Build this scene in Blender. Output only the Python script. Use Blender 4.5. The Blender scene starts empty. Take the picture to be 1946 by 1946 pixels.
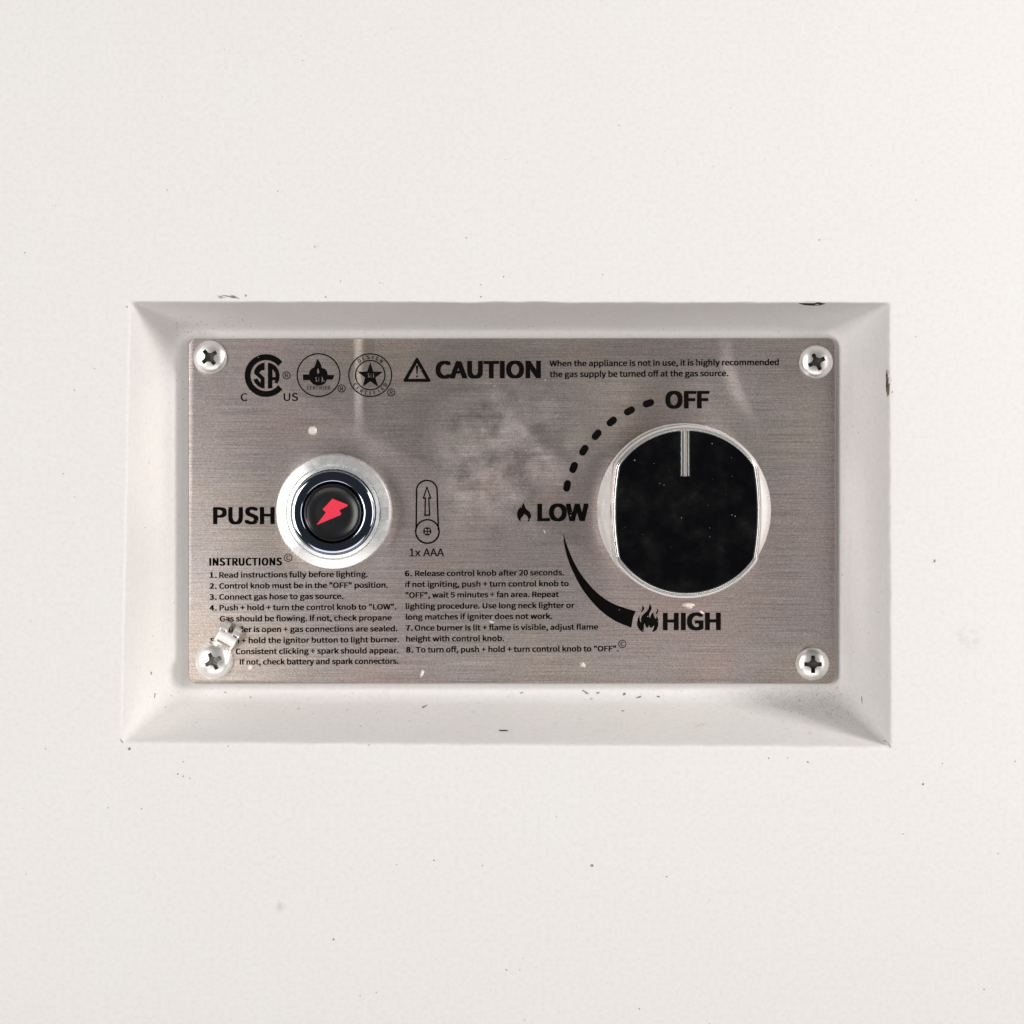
import bpy, bmesh, math, os, random
from mathutils import Vector, noise
from mathutils.bvhtree import BVHTree

random.seed(11)
scene = bpy.context.scene
COL = scene.collection

# ------------------------------------------------------------------ scale
S = 0.000125            # metres per photograph pixel on the steel plate
D = 0.70                # camera distance from the plate
DZ = 0.030              # camera stands a little above the plate centre
ZC = 0.30               # height of the plate centre above the ground
YP = 0.0180             # y of the plate's face (wall face is y = 0)
FRONT_H = YP            # height of the wall face above the plate face

# ------------------------------------------------------------------ camera
cam_data = bpy.data.cameras.new("camera")
cam_data.sensor_width = 36.0
cam_data.lens = 36.0 * D / (1946 * S)
cam_data.shift_y = -DZ / (1946 * S)
cam_data.clip_start = 0.01
cam_data.clip_end = 50.0
cam = bpy.data.objects.new("camera", cam_data)
COL.objects.link(cam)
cam.location = (0.0, YP - D, ZC + DZ)
cam.rotation_euler = (math.radians(90), 0, 0)
scene.camera = cam

# ------------------------------------------------------------------ world, lamps, exposure
world = bpy.data.worlds.new("World")
scene.world = world
world.use_nodes = True
wbg = world.node_tree.nodes["Background"]
wbg.inputs[0].default_value = (0.80, 0.88, 1.0, 1)
wbg.inputs[1].default_value = 0.045


def lamp(name, loc, size, power, color, target=(0, YP, ZC)):
    d = bpy.data.lights.new(name, 'AREA')
    d.shape = 'RECTANGLE'
    d.size, d.size_y = size
    d.energy = power
    d.color = color
    o = bpy.data.objects.new(name, d)
    COL.objects.link(o)
    o.location = loc
    o.rotation_euler = (Vector(target) - Vector(loc)).to_track_quat('-Z', 'Y').to_euler()
    return o


lamp("right_softbox", (0.86, -0.86, ZC + 0.05), (0.45, 0.80), 4.3, (1.0, 0.975, 0.945))
lamp("left_softbox", (-0.72, -0.96, ZC + 0.04), (0.45, 0.80), 8.7, (1.0, 0.975, 0.96))
lamp("low_fill", (0.02, -0.85, ZC - 0.62), (0.95, 0.36), 2.1, (1.0, 0.955, 0.925))  # unseen area lamp added to brighten the plate, standing in for ground bounce
lamp("side_lamp", (0.90, -0.45, ZC + 0.385), (0.22, 0.22), 7.9, (1.0, 0.97, 0.93))

scene.view_settings.view_transform = 'Standard'
scene.view_settings.look = 'None'
scene.view_settings.exposure = 0.0
scene.view_settings.gamma = 1.0
scene.view_settings.use_curve_mapping = False
scene.cycles.use_denoising = True
scene.cycles.max_bounces = 10
scene.cycles.blur_glossy = 0.05
scene.cycles.sample_clamp_indirect = 6.0


# ------------------------------------------------------------------ pixel helpers
def pt(px, py, h=0.0):
    """world point at height h (metres, towards the camera) above the plate that the photo shows at this pixel"""
    x0 = (px - 973) * S
    z0 = ZC - (py - 973) * S
    k = h / D
    return Vector((x0 * (1 - k), YP - h, z0 + (ZC + DZ - z0) * k))


# ------------------------------------------------------------------ object helpers
WORLD_LOC = {}


def place(o, parent, origin):
    COL.objects.link(o)
    WORLD_LOC[o.name] = Vector(origin)
    if parent is not None:
        o.parent = parent
        o.location = Vector(origin) - WORLD_LOC[parent.name]
    else:
        o.location = origin


def mesh_obj(name, verts, faces, mat, parent=None, smooth=False, origin=None, sharp=None):
    verts = [Vector(v) for v in verts]
    if origin is None:
        lo = [min(v[i] for v in verts) for i in range(3)]
        hi = [max(v[i] for v in verts) for i in range(3)]
        origin = Vector([(a + b) / 2 for a, b in zip(lo, hi)])
    origin = Vector(origin)
    me = bpy.data.meshes.new(name)
    me.from_pydata([v - origin for v in verts], [], faces)
    me.validate()
    if smooth:
        me.polygons.foreach_set("use_smooth", [True] * len(me.polygons))
        if sharp:
            me.set_sharp_from_angle(angle=math.radians(sharp))
    me.materials.append(mat)
    o = bpy.data.objects.new(name, me)
    place(o, parent, origin)
    return o


def empty(name, loc, parent=None):
    o = bpy.data.objects.new(name, None)
    o.empty_display_size = 0.01
    place(o, parent, Vector(loc))
    return o


def tag(o, label=None, cat=None, group=None, kind=None):
    if label: o["label"] = label
    if cat: o["category"] = cat
    if group: o["group"] = group
    if kind: o["kind"] = kind
    return o


# ------------------------------------------------------------------ materials
class NT:
    def __init__(self, name):
        self.m = bpy.data.materials.new(name)
        self.m.use_nodes = True
        self.t = self.m.node_tree
        self.b = self.t.nodes["Principled BSDF"]

    def n(self, typ, **kw):
        nd = self.t.nodes.new(typ)
        for k, v in kw.items():
            setattr(nd, k, v)
        return nd

    def l(self, a, b):
        self.t.links.new(a, b)

    def set(self, **kw):
        for k, v in kw.items():
            self.b.inputs[k.replace('_', ' ')].default_value = v
        return self

    def pos(self, sx=1, sy=1, sz=1):
        g = self.n('ShaderNodeNewGeometry')
        mp = self.n('ShaderNodeMapping')
        mp.inputs['Scale'].default_value = (sx, sy, sz)
        self.l(g.outputs['Position'], mp.inputs['Vector'])
        return mp.outputs['Vector']

    def noise(self, vec, scale, detail=2.0, rough=0.5):
        nd = self.n('ShaderNodeTexNoise')
        nd.inputs['Scale'].default_value = scale
        nd.inputs['Detail'].default_value = detail
        nd.inputs['Roughness'].default_value = rough
        self.l(vec, nd.inputs['Vector'])
        return nd.outputs['Fac']

    def ramp(self, fac, stops):
        r = self.n('ShaderNodeValToRGB')
        el = r.color_ramp.elements
        while len(el) < len(stops):
            el.new(0.5)
        for e, (p, c) in zip(el, stops):
            e.position = p
            e.color = c if len(c) == 4 else (*c, 1)
        self.l(fac, r.inputs['Fac'])
        return r.outputs['Color']

    def mix(self, a, b, fac, mode='MIX'):
        mx = self.n('ShaderNodeMix', data_type='RGBA', blend_type=mode)
        for s, v in ((mx.inputs[6], a), (mx.inputs[7], b)):
            if isinstance(v, tuple):
                s.default_value = (*v, 1)
            else:
                self.l(v, s)
        if isinstance(fac, (int, float)):
            mx.inputs[0].default_value = fac
        else:
            self.l(fac, mx.inputs[0])
        return mx.outputs[2]

    def mth(self, op, a, b=0.0):
        nd = self.n('ShaderNodeMath', operation=op)
        for s, v in ((nd.inputs[0], a), (nd.inputs[1], b)):
            if isinstance(v, (int, float)):
                s.default_value = v
            else:
                self.l(v, s)
        return nd.outputs[0]

    def bump(self, h, strength, dist):
        bp = self.n('ShaderNodeBump')
        bp.inputs['Strength'].default_value = strength
        bp.inputs['Distance'].default_value = dist
        self.l(h, bp.inputs['Height'])
        self.l(bp.outputs['Normal'], self.b.inputs['Normal'])


def mat_wall():
    k = NT("cast_white_concrete")
    p = k.pos()
    big = k.noise(p, 28, 3, 0.55)
    tint = k.ramp(big, [(0.35, (0.805, 0.793, 0.774)), (0.65, (0.813, 0.788, 0.778))])
    fine = k.noise(p, 900, 4, 0.7)
    c = k.mix(tint, k.ramp(fine, [(0.30, (0.93, 0.93, 0.92)), (0.55, (1, 1, 1))]), 1.0, 'MULTIPLY')
    # scattered tiny dark pores, two sizes
    for scale, thr, dark in ((260, 0.085, (0.50, 0.48, 0.45)), (620, 0.10, (0.70, 0.68, 0.66))):
        v = k.n('ShaderNodeTexVoronoi')
        v.inputs['Scale'].default_value = scale
        wv = k.n('ShaderNodeVectorMath', operation='ADD')
        wn = k.n('ShaderNodeTexNoise')
        wn.inputs['Scale'].default_value = 1500
        k.l(p, wn.inputs['Vector'])
        sc = k.n('ShaderNodeVectorMath', operation='SCALE')
        sc.inputs['Scale'].default_value = 0.0006
        k.l(wn.outputs['Color'], sc.inputs[0])
        k.l(p, wv.inputs[0]); k.l(sc.outputs[0], wv.inputs[1])
        k.l(wv.outputs[0], v.inputs['Vector'])
        spot = k.mth('LESS_THAN', v.outputs['Distance'], thr)
        sep = k.n('ShaderNodeSeparateColor')
        k.l(v.outputs['Color'], sep.inputs[0])
        some = k.mth('GREATER_THAN', sep.outputs[0], 0.72)
        c = k.mix(c, dark, k.mth('MULTIPLY', k.mth('MULTIPLY', spot, some), sep.outputs[1]))
    # two faint grey smears left on the paint
    for (sx, sy, r) in ((1840, 1214, 0.0042), (1775, 1066, 0.0012), (600, 468, 0.0012), (532, 1724, 0.0022)):
        ctr = pt(sx, sy, FRONT_H)
        dv = k.n('ShaderNodeVectorMath', operation='DISTANCE')
        k.l(p, dv.inputs[0])
        dv.inputs[1].default_value = ctr
        near = k.n('ShaderNodeMapRange', interpolation_type='SMOOTHSTEP')
        near.inputs['From Min'].default_value = r
        near.inputs['From Max'].default_value = 0.0
        k.l(dv.outputs['Value'], near.inputs['Value'])
        patch = k.ramp(k.noise(p, 420, 3, 0.6), [(0.42, (0, 0, 0)), (0.62, (0.42, 0.42, 0.42))])
        c = k.mix(c, (0.42, 0.42, 0.40), k.mth('MULTIPLY', near.outputs[0], patch))
    k.l(c, k.b.inputs['Base Color'])
    k.set(Roughness=0.62)
    hgt = k.mth('ADD', k.mth('MULTIPLY', k.noise(p, 700, 4, 0.65), 0.5), k.noise(p, 60, 2, 0.5))
    k.bump(hgt, 0.13, 0.0006)
    return k.m


def mat_plate():
    k = NT("brushed_stainless_steel")
    streak = k.noise(k.pos(55, 1, 4200), 1.0, 3, 0.6)
    long_streak = k.noise(k.pos(18, 1, 2600), 1.0, 2, 0.6)
    grain = k.noise(k.pos(), 4200, 2, 0.7)
    hue = k.noise(k.pos(), 34, 2, 0.5)
    base = k.ramp(hue, [(0.30, (0.69, 0.575, 0.54)), (0.50, (0.64, 0.575, 0.56)), (0.70, (0.69, 0.605, 0.54))])  # soft pink and tan mottling puts reflected surroundings into the steel's colour
    c = k.mix(base, k.ramp(streak, [(0.30, (0.62, 0.62, 0.62)), (0.70, (1.10, 1.10, 1.10))]), 0.9, 'MULTIPLY')
    c = k.mix(c, k.ramp(grain, [(0.34, (0.62, 0.61, 0.60)), (0.66, (1.16, 1.15, 1.14))]), 0.85, 'MULTIPLY')
    c = k.mix(c, k.ramp(long_streak, [(0.3, (0.9, 0.9, 0.9)), (0.7, (1.0, 1.0, 1.0))]), 0.7, 'MULTIPLY')
    k.l(c, k.b.inputs['Base Color'])
    k.set(Metallic=1.0, Anisotropic=0.70)
    k.b.inputs['Specular IOR Level'].default_value = 0.2
    smudge = k.noise(k.pos(), 45, 4, 0.6)
    rr = k.n('ShaderNodeMapRange')
    rr.inputs['From Min'].default_value = 0.3
    rr.inputs['From Max'].default_value = 0.75
    rr.inputs['To Min'].default_value = 0.44
    rr.inputs['To Max'].default_value = 0.54
    k.l(smudge, rr.inputs['Value'])
    k.l(rr.outputs[0], k.b.inputs['Roughness'])
    tv = k.n('ShaderNodeCombineXYZ')
    tv.inputs[2].default_value = 1.0
    k.l(tv.outputs[0], k.b.inputs['Tangent'])
    # dust film wiped into the middle of the sheet
    g = k.n('ShaderNodeNewGeometry')
    sep = k.n('ShaderNodeSeparateXYZ')
    k.l(g.outputs['Position'], sep.inputs[0])

    def band(val, full, none):
        mr = k.n('ShaderNodeMapRange', interpolation_type='SMOOTHSTEP')
        mr.inputs['From Min'].default_value = none
        mr.inputs['From Max'].default_value = full
        k.l(val, mr.inputs['Value'])
        return mr.outputs[0]
    dv = k.n('ShaderNodeVectorMath', operation='DISTANCE')
    k.l(g.outputs['Position'], dv.inputs[0])
    dv.inputs[1].default_value = pt(960, 880, 0)
    film = k.mth('MULTIPLY', band(dv.outputs['Value'], 0.004, 0.026), k.ramp(k.noise(k.pos(), 130, 5, 0.65), [(0.38, (0, 0, 0)), (0.68, (1, 1, 1))]))
    k.l(k.mth('SUBTRACT', 1.0, k.mth('MULTIPLY', film, 0.60)), k.b.inputs['Metallic'])
    # two added bump ridges imitate reflected light streaks, above the igniter and beside the knob
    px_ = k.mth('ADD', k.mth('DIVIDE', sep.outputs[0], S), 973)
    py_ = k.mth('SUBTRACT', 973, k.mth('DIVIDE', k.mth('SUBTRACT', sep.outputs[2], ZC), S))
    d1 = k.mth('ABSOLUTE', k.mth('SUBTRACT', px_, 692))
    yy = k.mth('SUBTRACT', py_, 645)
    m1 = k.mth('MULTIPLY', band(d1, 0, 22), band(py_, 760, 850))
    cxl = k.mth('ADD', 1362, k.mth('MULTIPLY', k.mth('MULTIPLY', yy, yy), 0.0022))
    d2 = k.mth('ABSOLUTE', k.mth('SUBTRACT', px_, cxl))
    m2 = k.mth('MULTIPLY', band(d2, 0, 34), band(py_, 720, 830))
    streak_relief = k.mth('MULTIPLY', k.mth('ADD', m1, m2), 30.0)
    k.bump(k.mth('ADD', k.mth('ADD', streak, streak_relief), k.mth('MULTIPLY', grain, 0.7)), 0.22, 0.00004)
    return k.m


def mat_metal(name, col, rough, wear=0.0, scale=600, bump=0.0, metal=1.0):
    k = NT(name)
    k.set(Metallic=metal)
    k.b.inputs['Base Color'].default_value = (*col, 1)
    n1 = k.noise(k.pos(), scale, 3, 0.6)
    rr = k.n('ShaderNodeMapRange')
    rr.inputs['From Min'].default_value = 0.3
    rr.inputs['From Max'].default_value = 0.7
    rr.inputs['To Min'].default_value = rough
    rr.inputs['To Max'].default_value = rough + wear
    k.l(n1, rr.inputs['Value'])
    k.l(rr.outputs[0], k.b.inputs['Roughness'])
    if bump:
        k.bump(n1, bump, 0.0001)
    return k.m


def mat_plain(name, col, rough, spec=0.5, var=0.0, scale=900, coat=0.0):
    k = NT(name)
    if var:
        n1 = k.noise(k.pos(), scale, 3, 0.6)
        lo = tuple(max(0, c * (1 - var)) for c in col)
        hi = tuple(min(1, c * (1 + var)) for c in col)
        k.l(k.ramp(n1, [(0.3, lo), (0.7, hi)]), k.b.inputs['Base Color'])
    else:
        k.b.inputs['Base Color'].default_value = (*col, 1)
    k.set(Roughness=rough)
    k.b.inputs['Specular IOR Level'].default_value = spec
    k.b.inputs['Coat Weight'].default_value = coat
    return k.m


M_WALL = mat_wall()
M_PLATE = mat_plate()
M_INK = mat_plain("black_screen_print", (0.004, 0.0035, 0.0035), 0.7, 0.03, 0.4, 3000)
M_CHROME = mat_metal("polished_chrome", (0.93, 0.92, 0.90), 0.07, 0.10, 900)
M_KNOB = mat_metal("satin_chrome_knob", (0.96, 0.945, 0.92), 0.13, 0.06, 250, 0.0, 0.74)
M_DARKCHROME = mat_metal("black_chrome", (0.42, 0.46, 0.56), 0.05, 0.05, 400)
M_POINTER = mat_metal("worn_pointer_metal", (0.40, 0.37, 0.345), 0.35, 0.2, 2500, 0.3, 0.5)
M_SKIRT = mat_metal("pale_satin_chrome", (0.94, 0.925, 0.90), 0.22, 0.08, 250, 0.0, 0.42)
M_SATIN = mat_metal("pale_zinc_plating", (0.88, 0.88, 0.87), 0.22, 0.10, 500, 0.0, 0.68)
M_SCREW = mat_metal("nickel_screw_metal", (0.86, 0.845, 0.81), 0.26, 0.10, 400, 0.0, 0.80)
M_RECESS = mat_metal("dark_screw_recess", (0.06, 0.055, 0.05), 0.5, 0.15, 1500, 0.0, 0.3)
M_RECESS_LIGHT = mat_metal("grey_screw_recess", (0.20, 0.19, 0.175), 0.5, 0.15, 1500, 0.0, 0.3)
M_LUG = mat_metal("nickel_plated_strip", (0.95, 0.93, 0.90), 0.28, 0.08, 400, 0.0, 0.7)
def mat_knob_face():
    k = NT("gloss_black_plastic")
    film = k.noise(k.pos(), 170, 5, 0.7)
    k.l(k.ramp(film, [(0.40, (0.0022, 0.0022, 0.003)), (0.62, (0.0045, 0.0043, 0.0045)), (0.75, (0.010, 0.0095, 0.009))]), k.b.inputs['Base Color'])
    k.l(k.ramp(film, [(0.40, (0.10, 0.10, 0.10)), (0.70, (0.30, 0.30, 0.30))]), k.b.inputs['Roughness'])
    k.b.inputs['Specular IOR Level'].default_value = 0.45
    return k.m


M_BLACK = mat_knob_face()
M_BLACK2 = mat_plain("black_button_plastic", (0.010, 0.010, 0.011), 0.28, 0.5)
M_RED = mat_plain("red_print", (0.80, 0.035, 0.075), 0.5, 0.3, 0.10, 4000)
M_BROWN = mat_plain("exposed_dark_core", (0.045, 0.035, 0.025), 0.9, 0.2, 0.5, 2500)
M_TAN = mat_plain("exposed_tan_core", (0.22, 0.17, 0.12), 0.9, 0.2, 0.4, 2500)
M_SPECK = mat_plain("dark_grit", (0.25, 0.23, 0.21), 0.9, 0.2, 0.5, 2500)
M_GRIT = mat_plain("grey_brown_grit", (0.44, 0.41, 0.385), 0.9, 0.2, 0.4, 2500)
M_DUST = mat_plain("grey_dust", (0.38, 0.36, 0.34), 0.9, 0.1, 0.3, 2500)
M_PALE = mat_plain("pale_grit", (0.75, 0.70, 0.66), 0.7, 0.3, 0.15, 2500)
M_DROP = mat_plain("dried_clear_droplet", (0.62, 0.57, 0.51), 0.25, 0.5, 0.15, 2500)
M_FIBRE = mat_plain("black_fibre", (0.015, 0.014, 0.014), 0.8, 0.2)

# ------------------------------------------------------------------ the setting: cast wall with its sloped recess
FLOOR_H = -0.0021          # floor of the recess, just behind the plate


def lerp(a, b, t):
    return a + (b - a) * t


def rounded_loop(q, r, n=70, m=8):
    """q = TL, TR, BR, BL pixels; a rounded rectangle mapped bilinearly into that quad, clockwise from the top left"""
    W = ((q[1][0] - q[0][0]) + (q[2][0] - q[3][0])) / 2
    H = ((q[3][1] - q[0][1]) + (q[2][1] - q[1][1])) / 2
    out = []

    def put(x, y):
        u, v = x / W, y / H
        tx = lerp(q[0][0], q[1][0], u); ty = lerp(q[0][1], q[1][1], u)
        bx = lerp(q[3][0], q[2][0], u); by = lerp(q[3][1], q[2][1], u)
        out.append((lerp(tx, bx, v), lerp(ty, by, v)))

    cs = [(r, r, 180), (W - r, r, 270), (W - r, H - r, 0), (r, H - r, 90)]
    for ci, (cx, cy, a0) in enumerate(cs):
        for j in range(m + 1):
            a = math.radians(a0 + 90 * j / m)
            put(cx + r * math.cos(a), cy + r * math.sin(a))
        x1, y1 = cx + r * math.cos(math.radians(a0 + 90)), cy + r * math.sin(math.radians(a0 + 90))
        nx, ny, na = cs[(ci + 1) % 4]
        x2, y2 = nx + r * math.cos(math.radians(na)), ny + r * math.sin(math.radians(na))
        for j in range(1, n):
            put(lerp(x1, x2, j / n), lerp(y1, y2, j / n))
    return out


QF = [(327, 626), (1604, 626), (1604, 1324), (324, 1322)]
QO = [(249, 574), (1688, 576), (1691, 1420), (232, 1410)]


def qs(s):
    return [(lerp(a[0], b[0], s), lerp(a[1], b[1], s)) for a, b in zip(QF, QO)]


def bez2(a, b, c, n):
    return [tuple((1 - t) ** 2 * a[i] + 2 * t * (1 - t) * b[i] + t * t * c[i] for i in range(2)) for t in [j / n for j in range(n + 1)]]


def build_wall():
    prof = [(-0.60, 0.0)] + bez2((-0.30, 0.0), (0.02, 0.0), (0.20, 0.20), 8)
    for t in (0.3, 0.4, 0.5, 0.6, 0.7, 0.8, 0.88):
        prof.append((t, t))
    prof += bez2((0.945, 0.945), (1.0, 1.0), (1.055, 1.0), 6) + [(1.12, 1.0)]
    verts, faces, loops = [], [], []
    for s, hh in prof:
        h = FLOOR_H + (FRONT_H - FLOOR_H) * hh
        r = max(6.0, 34 - 27 * s)
        lp = rounded_loop(qs(s), r)
        idx = []
        for (x, y) in lp:
            w = max(0.0, min(1.0, (s - 0.5) / 0.5))
            k = noise.noise(Vector((x * 0.02, y * 0.02, 3.1))) * 1.6 + noise.noise(Vector((x * 0.11, y * 0.11, 7.7))) * 1.3
            wob = k * w * (1.0 if s < 1.08 else 0.4)
            k2 = noise.noise(Vector((x * 0.006, y * 0.006, 9.0))) * 2.2 * (1 - abs(2 * s - 1)) if 0 < s < 1 else 0
            d = Vector((x - 973, y - 985, 0)).normalized()
            idx.append(len(verts))
            verts.append(pt(x + d.x * (wob + k2), y + d.y * (wob + k2), h))
        loops.append(idx)
    N = len(loops[0])
    # outer rectangle of the wall face, then its thickness
    X0, X1, Z0, Z1 = -0.60, 0.60, 0.0, 0.70
    cx, cz = 0.0, ZC
    for y, shrink in ((0.0, 0.003), (0.003, 0.0), (0.16, 0.0)):
        idx = []
        for i in loops[0]:
            v = verts[i]
            dx, dz = v.x - cx, v.z - cz
            k = min(((X1 - shrink - cx) / dx) if dx > 1e-9 else ((X0 + shrink - cx) / dx) if dx < -1e-9 else 1e9,
                    ((Z1 - shrink - cz) / dz) if dz > 1e-9 else ((Z0 + shrink - cz) / dz) if dz < -1e-9 else 1e9)
            idx.append(len(verts))
            verts.append(Vector((cx + dx * k, y, cz + dz * k)))
        loops.append(idx)
    for a, b in zip(loops, loops[1:]):
        for i in range(N):
            j = (i + 1) % N
            faces.append((a[i], b[i], b[j], a[j]))
    faces.append(tuple(loops[0]))
    faces.append(tuple(reversed(loops[-1])))
    bm = bmesh.new()
    bv = [bm.verts.new(v) for v in verts]
    for f in faces:
        bm.faces.new([bv[i] for i in f])
    bmesh.ops.recalc_face_normals(bm, faces=bm.faces)
    tree = BVHTree.FromBMesh(bm)
    vs = [v.co.copy() for v in bm.verts]
    bm.verts.index_update()
    fs = [[v.index for v in f.verts] for f in bm.faces]
    bm.free()
    o = mesh_obj("wall", vs, fs, M_WALL, smooth=True, sharp=50, origin=(0, 0.08, 0))
    tag(o, "matte off white cast wall with a sloped rectangular recess", kind="structure")
    return o, tree


WALL, WTREE = build_wall()
CAM_P = Vector((0.0, YP - D, ZC + DZ))


def on_wall(px, py, lift=0.00004):
    d = (pt(px, py, 0) - CAM_P).normalized()
    loc, nor, _, _ = WTREE.ray_cast(CAM_P, d)
    if nor.dot(d) > 0:
        nor = -nor
    return loc + nor * lift, nor


# ------------------------------------------------------------------ control panel
PANEL = empty("control_panel", pt(973, 1299, FLOOR_H))
tag(PANEL, "brushed steel burner control panel with round knob and igniter button", "control panel")


def prism_rows(rows, close_bottom=True):
    """stack of equal-length closed loops (outline, bottom to top) -> verts, faces with top cap"""
    verts, faces = [], []
    n = len(rows[0])
    for r in rows:
        verts += r
    for k in range(len(rows) - 1):
        for i in range(n):
            j = (i + 1) % n
            faces.append((k * n + i, k * n + j, (k + 1) * n + j, (k + 1) * n + i))
    faces.append(tuple(range((len(rows) - 1) * n, len(rows) * n)))
    if close_bottom:
        faces.append(tuple(reversed(range(n))))
    return verts, faces


def ccw(pts):
    a = sum(p[0] * q[1] - q[0] * p[1] for p, q in zip(pts, pts[1:] + pts[:1]))
    # pixel y runs down; we want counter-clockwise as seen by the camera
    return pts if a < 0 else list(reversed(pts))


# face plate: a thin sheet with small corner radii and a slightly rolled edge
PQ = [(357.5, 643.5), (1588, 642.5), (1587.5, 1299), (358.5, 1299)]
rows = []
for inset, h in ((0.6, -0.00105), (0.0, -0.00095), (0.0, -0.00018), (0.8, -0.00004), (1.8, 0.0)):
    q = [(PQ[0][0] + inset, PQ[0][1] + inset), (PQ[1][0] - inset, PQ[1][1] + inset), (PQ[2][0] - inset, PQ[2][1] - inset), (PQ[3][0] + inset, PQ[3][1] - inset)]
    rows.append([pt(x, y, h) for x, y in ccw(rounded_loop(q, 15.5 - inset, n=12, m=8))])
v, f = prism_rows(rows)
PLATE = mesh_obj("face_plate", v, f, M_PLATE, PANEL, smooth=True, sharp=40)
tag(PLATE, "brushed stainless steel face plate with rounded corners and black printing")

# ------------------------------------------------------------------ printing
PRINT_H = 0.00003
FONT = None
try:
    fdir = bpy.utils.system_resource('DATAFILES', path='fonts')
    fp = os.path.join(fdir, "Noto Sans CJK Regular.woff2")   # Blender's own bundled interface font
    if os.path.exists(fp):
        FONT = bpy.data.fonts.load(fp)
except Exception:
    FONT = None


def text_mesh(s, spacing=1.0, res=4):
    """2-D vertices and faces of a string at size 1 with its baseline at y = 0"""
    cu = bpy.data.curves.new("t", 'FONT')
    cu.body = s
    if FONT:
        cu.font = FONT
    cu.size = 1.0
    cu.resolution_u = res
    cu.fill_mode = 'FRONT'
    cu.space_character = spacing
    ob = bpy.data.objects.new("t", cu)
    COL.objects.link(ob)
    bpy.context.view_layer.update()
    dg = bpy.context.evaluated_depsgraph_get()
    me = bpy.data.meshes.new_from_object(ob.evaluated_get(dg))
    vs = [(p.co.x, p.co.y) for p in me.vertices]
    fs = [tuple(p.vertices) for p in me.polygons]
    up = [p.normal.z for p in me.polygons]
    fs = [t if u > 0 else tuple(reversed(t)) for t, u in zip(fs, up)]
    bpy.data.objects.remove(ob)
    bpy.data.curves.remove(cu)
    bpy.data.meshes.remove(me)
    return vs, fs


CAP = None


def cap_height():
    global CAP
    if CAP is None:
        vs, _ = text_mesh("H")
        CAP = max(v[1] for v in vs)
    return CAP


def shifts(bx, by):
    """offsets (px) of the layers that thicken a stroke by 2*bx across and 2*by up"""
    nx = max(2, math.ceil(2 * bx / (1.2 if bx < 1.5 else 2.6)) + 1)
    xs = [0.0] if bx < 0.05 else [-bx + 2 * bx * i / (nx - 1) for i in range(nx)]
    ys = [0.0] if by < 0.05 else [-by, by]
    return [(a, b) for a in xs for b in ys]


def print_text(name, parts, xl, base, cap, rot=0.35, parent=None, mat=None, h=PRINT_H):
    """parts: (string, extra half stroke x, y in px, letter spacing, left px, right px)"""
    mat = mat or M_INK
    V, F = [], []
    for (s, bx, by, sp, x0, x1) in parts:
        vs, fs = text_mesh(s, sp)
        lo = min(a[0] for a in vs); hi = max(a[0] for a in vs)
        ky = (cap - 2 * by) / cap_height()
        kx = (x1 - x0 - 2 * bx) / (hi - lo)
        for li, (sx, sy) in enumerate(shifts(bx, by)):
            o = len(V)
            for (a, b) in vs:
                X = x0 + bx + sx + (a - lo) * kx
                Y = base - by + sy - b * ky - (X - xl) * math.tan(math.radians(rot))
                V.append(pt(X, Y, h + li * 1.5e-6))
            F += [tuple(i + o for i in t) for t in fs]
    return mesh_obj(name, V, F, mat, parent or PLATE)


def line(s, x0, x1, base, num=None, nx=None, cap=10.6, name="instruction_line"):
    parts = []
    if num:
        parts.append((num, 0.9, 0.3, 1.06, nx, nx + 14.0))
    parts.append((s, 0.60, 0.30, 1.0, x0, x1))
    return print_text(name, parts, nx or x0, base, cap)


def fill_mesh(polys):
    """2-D filled shape with holes from pixel polygons -> verts (px), faces"""
    cu = bpy.data.curves.new("c", 'CURVE')
    cu.dimensions = '2D'
    cu.fill_mode = 'BOTH'
    for poly in polys:
        sp = cu.splines.new('POLY')
        sp.points.add(len(poly) - 1)
        for p, (x, y) in zip(sp.points, poly):
            p.co = (x * 0.01, -y * 0.01, 0, 1)
        sp.use_cyclic_u = True
    ob = bpy.data.objects.new("c", cu)
    COL.objects.link(ob)
    bpy.context.view_layer.update()
    me = bpy.data.meshes.new_from_object(ob.evaluated_get(bpy.context.evaluated_depsgraph_get()))
    vs = [(p.co.x * 100, -p.co.y * 100) for p in me.vertices]
    fs = [tuple(p.vertices) if p.normal.z > 0 else tuple(reversed(p.vertices)) for p in me.polygons]
    bpy.data.objects.remove(ob)
    bpy.data.curves.remove(cu)
    bpy.data.meshes.remove(me)
    return vs, fs


def print_shape(name, groups, parent=None, mat=None, h=PRINT_H):
    """groups: list of lists of polygons (first outline, the rest holes)"""
    V, F = [], []
    for polys in groups:
        vs, fs = fill_mesh(polys)
        o = len(V)
        V += [pt(x, y, h) for x, y in vs]
        F += [tuple(i + o for i in t) for t in fs]
    return mesh_obj(name, V, F, mat or M_INK, parent or PLATE)


def circ(cx, cy, r, n=48, ry=None, a0=0, a1=360):
    ry = ry or r
    full = a1 - a0 >= 360
    m = n if full else n + 1
    return [(cx + r * math.cos(math.radians(a0 + (a1 - a0) * i / n)), cy - ry * math.sin(math.radians(a0 + (a1 - a0) * i / n))) for i in range(m)]


def annulus(cx, cy, r, w, n=56):
    return [circ(cx, cy, r + w / 2, n), circ(cx, cy, r - w / 2, n)]


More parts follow.
